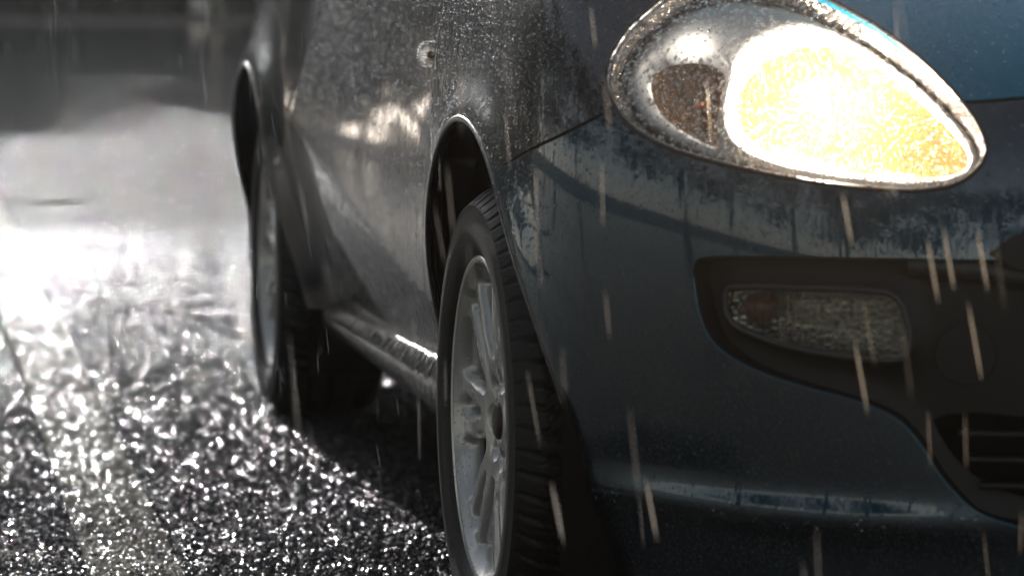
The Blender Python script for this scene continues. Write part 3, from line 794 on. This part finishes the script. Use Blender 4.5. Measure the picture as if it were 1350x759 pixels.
# tow eye cover: round plate with a rim
a, z = hit(1272, 470); P, N = surf([a], [z], -.020); p, nn_ = P[0], N[0]
t1 = np.cross(nn_, (0, 0, 1)); t1 /= np.linalg.norm(t1); t2 = np.cross(nn_, t1)
rp = [p+.031*(math.cos(t)*t1+math.sin(t)*t2) for t in np.linspace(0, 2*math.pi, 40)[:-1]]
V, F = tube(rp, .0012, 6, True); V2 = [q+nn_*.001 for q in rp]+[p+nn_*.003]; F2 = [(i, (i+1) % 39, 39) for i in range(39)]
V, F = merge([(V, F), (V2, F2)]); mesh_obj('tow_eye_cover', V, F, M['black_plastic'], bay)
# dark space behind the bay
mk = hole['bay']
panel('grille_backing', mk & (C[:, 0] > 0), M['liner'], off=-.07, lip=0, parent=bay)
# upper grille opening lying beside the bumper blade
if len(ug) > 3 and len(ug2) > 3:
    UGd = resample(np.array(ug + [(0.0, ug[-1][1]), (0.0, ug2[-1][1])] + ug2[::-1]), .006)
    UV, UF = make_cdt((0, UGd[:, 0].max(), UGd[:, 1].min(), UGd[:, 1].max()), .008, [UGd]); UF = UF[inpoly(UV[UF].mean(1), UGd)]
    V, F, NN = patch_solid(UV, UF, .003, -.004); mesh_obj('upper_grille', V, F, M['black_plastic'], bay, normals=NN)

# ------------------------------------------------------------ side indicator
a, z = hit(570, 72); P, N = surf([a], [z]); p, nn_ = P[0], N[0]
t1 = np.cross((0, 0, 1), nn_); t1 /= np.linalg.norm(t1); t2 = np.cross(nn_, t1)
si = empty('side_indicator', (0, 0, 0), car)
def rrect(w_, h_, k=4):
    out = []
    for t in np.linspace(0, 2*math.pi, 33)[:-1]:
        c_, s_ = math.cos(t), math.sin(t); out.append((w_*math.copysign(abs(c_)**(2/k), c_), h_*math.copysign(abs(s_)**(2/k), s_)))
    return out
V = []; F = []
lv = [(1, 0.0), (1, .006), (.92, .011), (.7, .014), (.35, .0155)]
for k, o in lv:
    for (u_, v_) in rrect(.030, .019): V.append(p+t1*u_*k+t2*v_*k+nn_*(o*1.6-.003))
for j in range(len(lv)-1):
    for i in range(32): F.append((j*32+i, j*32+(i+1) % 32, (j+1)*32+(i+1) % 32, (j+1)*32+i))
F.append(tuple(range(4*32, 5*32)))
mesh_obj('indicator_lens', V, F, M['clear_ind'], si)
V = [p+t1*u_*.8+t2*v_*.85+nn_*.0015 for (u_, v_) in rrect(.030, .019)]; mesh_obj('indicator_reflector', V+[p+nn_*.001], [(i, (i+1) % 32, 32) for i in range(32)], M['chrome'], si)
V, F = ellipsoid(p+nn_*.004, .004, .012, .006); mesh_obj('indicator_bulb', V, F, M['amber'], si)

# ------------------------------------------------------------ beads of water on the paint
def tri_points(V2, F, num):
    T = V2[F]; ar = abs((T[:, 1, 0]-T[:, 0, 0])*(T[:, 2, 1]-T[:, 0, 1])-(T[:, 1, 1]-T[:, 0, 1])*(T[:, 2, 0]-T[:, 0, 0]))
    ch = rng.choice(len(F), num, p=ar/ar.sum()); u = rng.random((num, 2)); s_ = u.sum(1) > 1; u[s_] = 1-u[s_]
    return T[ch, 0]+u[:, :1]*(T[ch, 1]-T[ch, 0])+u[:, 1:]*(T[ch, 2]-T[ch, 0])
def beads(q, r0, r1, name, parent, off=0.0, power=3):
    P, N = surf(q[:, 0], q[:, 1], off); num = len(P); r = (r0+(r1-r0)*rng.random(num)**power)[:, None]
    A = np.cross(N, (0, 0, 1)); A /= np.linalg.norm(A, axis=1)[:, None]; B = np.cross(N, A); st = 1+rng.random((num, 1))*.6
    lay = []
    for k, h in ((1.0, 0.0), (.93, .32), (.6, .66)):
        for t in range(7):
            th = t*2*math.pi/7; lay.append(P+r*(k*math.cos(th)*A+k*st*math.sin(th)*B+N*(h*.8-.05)))
    lay.append(P+N*r*.62); VV = np.stack(lay, 1).reshape(-1, 3)
    base_f = [(j*7+t, j*7+(t+1) % 7, (j+1)*7+(t+1) % 7, (j+1)*7+t) for j in range(2) for t in range(7)] + [(14+t, 14+(t+1) % 7, 21) for t in range(7)] + [tuple(range(7))[::-1]]
    FF = [tuple(i*22+k for k in f) for i in range(num) for f in base_f]
    o = mesh_obj(name, VV, FF, M['water'], parent); tag(o, kind='stuff'); return o
q = np.vstack([tri_points(DV, DF[m_], n_) for m_, n_ in ((is_fend & ok, 8500), (is_door & ok & (C[:, 0] < a_q) & (C[:, 1] > .312+.02+.132*.4), 10000), (is_bonnet & ok, 2800), (is_bump & ok, 2600))])
Pq, _ = surf(q[:, 0], q[:, 1]); q = q[(Pq[:, 1] < .45) | (Pq[:, 2] > .33+.132*Pq[:, 1])]
beads(q, .0004, .0019, 'water_droplets', car)
beads(tri_points(HV, HF, 4600), .0004, .0023, 'water_droplets', hlp, .0006, 2)

# ------------------------------------------------------------ ground
def sheet(name, x0, x1, y0, y1, z, mat, nx=1, ny=1):
    V = [(x0+(x1-x0)*i/nx, y0+(y1-y0)*j/ny, z) for j in range(ny+1) for i in range(nx+1)]
    F = [(j*(nx+1)+i, j*(nx+1)+i+1, (j+1)*(nx+1)+i+1, (j+1)*(nx+1)+i) for j in range(ny) for i in range(nx)]
    return mesh_obj(name, V, F, mat, smooth=False)
tag(sheet('ground', -400, 400, -400, 800, -.012, M['grass']), kind='structure')
tag(sheet('road', -16, 22, -44, 58, 0, M['asphalt']), kind='structure')
# the near asphalt carries its real stones
def stones(X, Y):
    cell = .0064; rs = np.random.default_rng(3); S = 512; jx, jy, am = rs.random((S, S)), rs.random((S, S)), rs.random((S, S))
    ix, iy = np.floor(X/cell).astype(int), np.floor(Y/cell).astype(int); Hh = np.zeros(X.shape)
    for dx in (-1, 0, 1):
        for dy in (-1, 0, 1):
            a_, b_ = ix+dx, iy+dy; m_, n_ = a_ % S, b_ % S
            d2 = ((a_+jx[m_, n_])*cell-X)**2+((b_+jy[m_, n_])*cell-Y)**2
            rr2 = (cell*(.52+.30*jx[n_, m_]))**2
            Hh = np.maximum(Hh, np.sqrt(np.clip(1-d2/rr2, 0, 1))*(.0014+.0052*am[m_, n_]))
    return Hh
def relief(name, x0, x1, y0, y1, amp, mat, lift):
    st = .0034; xs_ = np.linspace(x0, x1, int((x1-x0)/st)+1); ys_ = np.linspace(y0, y1, int((y1-y0)/st)+1)
    X, Y = np.meshgrid(xs_, ys_); fade = (sm(Y, y1, y1-4.0)*.6+sm(Y, 5.8, 2.6)*.4)*sm(Y, y0, y0+.5)*amp*(sm(X, x0, x0+.11)*sm(X, x1, x1-.3) if x1-x0 > .5 else 1)
    Z = stones(X, Y)*fade + lift*(.35+.65*sm(Y, y1, y1-2)) + .0012*np.sin(X*9+np.sin(Y*5))*fade
    nx, ny = len(xs_), len(ys_); co = np.column_stack([X.ravel(), Y.ravel(), Z.ravel()]).astype('f')
    i = (np.arange(ny-1)[:, None]*nx+np.arange(nx-1)[None]).ravel(); q = np.column_stack([i, i+1, i+nx+1, i+nx]).astype('i')
    me = bpy.data.meshes.new(name); me.vertices.add(len(co)); me.vertices.foreach_set('co', co.ravel())
    me.loops.add(q.size); me.loops.foreach_set('vertex_index', q.ravel()); me.polygons.add(len(q))
    me.polygons.foreach_set('loop_start', np.arange(0, q.size, 4, dtype='i')); me.polygons.foreach_set('use_smooth', np.ones(len(q), bool))
    me.update(calc_edges=True); me.materials.append(mat); o = bpy.data.objects.new(name, me); COL.objects.link(o); tag(o, kind='structure'); return o
relief('road', -.68, .85, -.7, 9.0, 1.0, M['asphalt_near'], .0045)
relief('road_marking', -.445, -.315, -.7, 9.0, .8, M['line'], .0060)
tag(sheet('road_marking', -.445, -.315, 9.0, 40, .0015, M['line']), kind='structure')
V, F = box(-16, 22, 58, 58.25, -.01, .12); tag(mesh_obj('kerb', V, F, M['kerb'], smooth=False), kind='structure')
V = []; F = []
for j in range(13):
    for i in range(41):
        x = -30+i*2; y = 58.25+j*1.5; V.append((x, y, .11+.05*j+.12*math.sin(i*1.7+j)*math.sin(j*.9)*(j > 0)))
for j in range(12):
    for i in range(40): F.append((j*41+i, j*41+i+1, (j+1)*41+i+1, (j+1)*41+i))
tag(mesh_obj('verge', V, F, M['grass']), kind='structure')

# ------------------------------------------------------------ trees
def tree_meshes(seed, h, cr, nleaf, ls, lowest):
    rg = np.random.default_rng(seed); parts = []
    lean = rg.normal(0, .3, 2)
    tr_p = [np.array((lean[0]*t*t, lean[1]*t*t, h*.8*t)) for t in np.linspace(0, 1, 9)]
    parts.append(tube(tr_p, list(np.linspace(.17, .04, 9)*h/9), 9)); cl = []
    for i in range(14):
        t = rg.uniform(.22, .95); b0_ = tr_p[min(8, int(t*8))]; az = rg.uniform(0, 2*math.pi); L = cr*(1.15-t*.6)*rg.uniform(.7, 1.1)
        e_ = b0_+np.array((math.cos(az)*L, math.sin(az)*L, L*rg.uniform(.05, .6))); mid = (b0_+e_)/2+np.array((0, 0, .15*L))
        parts.append(tube([b0_, mid, e_], [.05*h/9, .03*h/9, .012], 6))
        for q in (mid, e_, (mid+e_)/2): cl.append((q, rg.uniform(.5, 1.0)*cr*.42))
    for i in range(10):
        az = rg.uniform(0, 2*math.pi); rr_ = cr*rg.uniform(.2, .85); cl.append((np.array((math.cos(az)*rr_, math.sin(az)*rr_, rg.uniform(lowest, h*.97))), cr*.4))
    V = np.zeros((nleaf*4, 3)); cs = rg.integers(0, len(cl), nleaf)
    cen_ = np.array([cl[c][0] for c in cs]); rad_ = np.array([cl[c][1] for c in cs]); dr = rg.normal(size=(nleaf, 3)); dr /= np.linalg.norm(dr, axis=1)[:, None]
    pos = cen_+dr*(rad_*rg.random(nleaf)**.45)[:, None]; pos[:, 2] = np.maximum(pos[:, 2], lowest*.5)
    u = rg.normal(size=(nleaf, 3)); u /= np.linalg.norm(u, axis=1)[:, None]; v = np.cross(u, rg.normal(size=(nleaf, 3))); v /= np.linalg.norm(v, axis=1)[:, None]
    s = (ls*rg.uniform(.6, 1.3, nleaf))[:, None]
    for k, (a_, b_) in enumerate(((-1, -.0), (0, -.55), (1, 0), (0, .55))): V[k::4] = pos+u*s*a_+v*s*b_
    F = [(4*i, 4*i+1, 4*i+2, 4*i+3) for i in range(nleaf)]
    return merge(parts), (V, F)
def tree_proto(name, seed, h, cr, nleaf, ls, lowest):
    (tv, tf), (lv_, lf) = tree_meshes(seed, h, cr, nleaf, ls, lowest)
    e = empty(name); mesh_obj('trunk', tv, tf, M['bark'], e); mesh_obj('crown', lv_, lf, M['leaf'], e, smooth=False); return e
def copy_tree(o):
    c = o.copy(); COL.objects.link(c)
    for ch in o.children: d = ch.copy(); COL.objects.link(d); d.parent = c
    return c
protos = [tree_proto('leafy_tree', s, 12.2, 2.9, 8500, .27, 0.1) for s in (1, 2, 3)]
rng = np.random.default_rng(21); spots = []
for i in range(31): spots.append((-27+i*1.95+rng.uniform(-.6, .6), 60+rng.uniform(0, 2.2)))
for i in range(17): spots.append((-27+i*3.4+rng.uniform(-1, 1), 65.5+rng.uniform(0, 2.5)))
used_p = set()
for i, (x, y) in enumerate(spots):
    p_ = protos[i % 3]
    o = p_ if i < 3 else copy_tree(p_)
    o.location = (x, y, .1); o.rotation_euler.z = rng.uniform(0, 6.28); sc_ = rng.uniform(.86, .95); o.scale = (sc_, sc_, sc_)
    tag(o, 'blurred leafy tree standing in the row beyond the far kerb', 'tree', 'trees beyond the far kerb')
sh = tree_proto('shrub', 5, 2.3, 1.7, 5000, .12, 0.05)
for i in range(16):
    o = sh if i == 0 else copy_tree(sh); o.location = (-9+i*1.55+rng.uniform(-.3, .3), 59.4+rng.uniform(-.3, .3), .1); o.rotation_euler.z = rng.uniform(0, 6.28)
    tag(o, 'low blurred shrub on the verge at the top edge of the picture', 'shrub', 'shrubs along the far kerb')
bp = [tree_proto('leafy_tree', s, 9.0, 2.6, 1300, .2, 2.4) for s in (11, 12)]
for i in range(12):
    o = bp[i] if i < 2 else copy_tree(bp[i % 2])
    o.location = (-18+i*3.7+rng.uniform(-1, 1), -14.5+rng.uniform(-3, 2.5), 0); o.rotation_euler.z = rng.uniform(0, 6.28)
    tag(o, 'tree facing the front of the car, seen only as a reflection in its wet paint', 'tree', 'trees mirrored in the bumper')

for i in range(9):
    o = copy_tree(bp[i % 2]); o.location = (-11.5+rng.uniform(-1.5, 1.5), -11+i*3.6+rng.uniform(-1, 1), 0); o.rotation_euler.z = rng.uniform(0, 6.28)
    tag(o, 'tree beside the road, seen only as a reflection in the side of the car', 'tree', 'trees mirrored in the wing')
for i in range(17):  # unseen row added to block low sky glow from the door's reflection
    o = copy_tree(protos[i % 3]); o.location = (-16-i*.55+rng.uniform(-1, 1), 21+i*2.4+rng.uniform(-.6, .6), .1); o.rotation_euler.z = rng.uniform(0, 6.28); o.scale = (.8, .8, .72)
    tag(o, 'unseen tree added at the left roadside to keep low sky glow off the door', 'tree', 'trees added against sky glow in the door')
# ------------------------------------------------------------ haze
V, F = box(-45, 45, -30, 82, -1.1, 14)
hz = NT('haze'); pv = hz.n('ShaderNodeVolumePrincipled', {'Color': (.93, .94, .96, 1), 'Density': 0.0007, 'Anisotropy': 0.9})
hz.t.links.new(pv.outputs[0], hz.out.inputs['Volume'])
tag(mesh_obj('haze', V, F, hz.m, smooth=False), 'pale rain haze filling the air over the wet road', 'haze', kind='stuff')
# ------------------------------------------------------------ rain
V = []; F = []
def streak(c, L, r, dx, dy):
    b = len(V); d = np.array((dx, dy, -1.0)); d /= np.linalg.norm(d); s = np.cross(d, (0, 1, 0)); s /= np.linalg.norm(s); q = np.cross(s, d)
    rs = [.05, 1, 1, .05]; ts = [-.5, -.22, .25, .5]
    for t, k in zip(ts, rs):
        for i in range(5): th = i*2*math.pi/5; V.append(c+d*L*t+r*k*(math.cos(th)*s+math.sin(th)*q))
    for j in range(3):
        for i in range(5): F.append((b+j*5+i, b+j*5+(i+1) % 5, b+(j+1)*5+(i+1) % 5, b+(j+1)*5+i))
n = 0
while n < 8500:
    p_ = np.array((rng.uniform(-2.2, 2.6), rng.uniform(-1.6, 7.5), rng.uniform(.01, 1.3)))
    if p_[0] > -.09 and p_[1] > -.86: continue
    nr = p_[1] < -.5
    if nr and rng.random() < .6: continue
    streak(p_, rng.uniform(.04, .08) if nr else rng.uniform(.018, .045), rng.uniform(.00022, .0004) if nr else rng.uniform(.00016, .00034), rng.normal(.10, .06), rng.normal(0, .03)); n += 1
for (x_, z_, L_) in ((.209, .574, .062), (.224, .583, .060), (.255, .582, .060), (.249, .509, .074), (.144, .479, .072), (-.047, .365, .06), (-.132, .365, .055), (.32, .50, .05), (.13, .62, .05), (.17, .66, .045)):
    streak(np.array((x_, -1.25, z_)), L_, .0009, .19, 0.0)
tag(mesh_obj('rain', V, F, M['rain']), 'fine bright threads of rain falling round the blue hatchback', 'rain', kind='stuff')
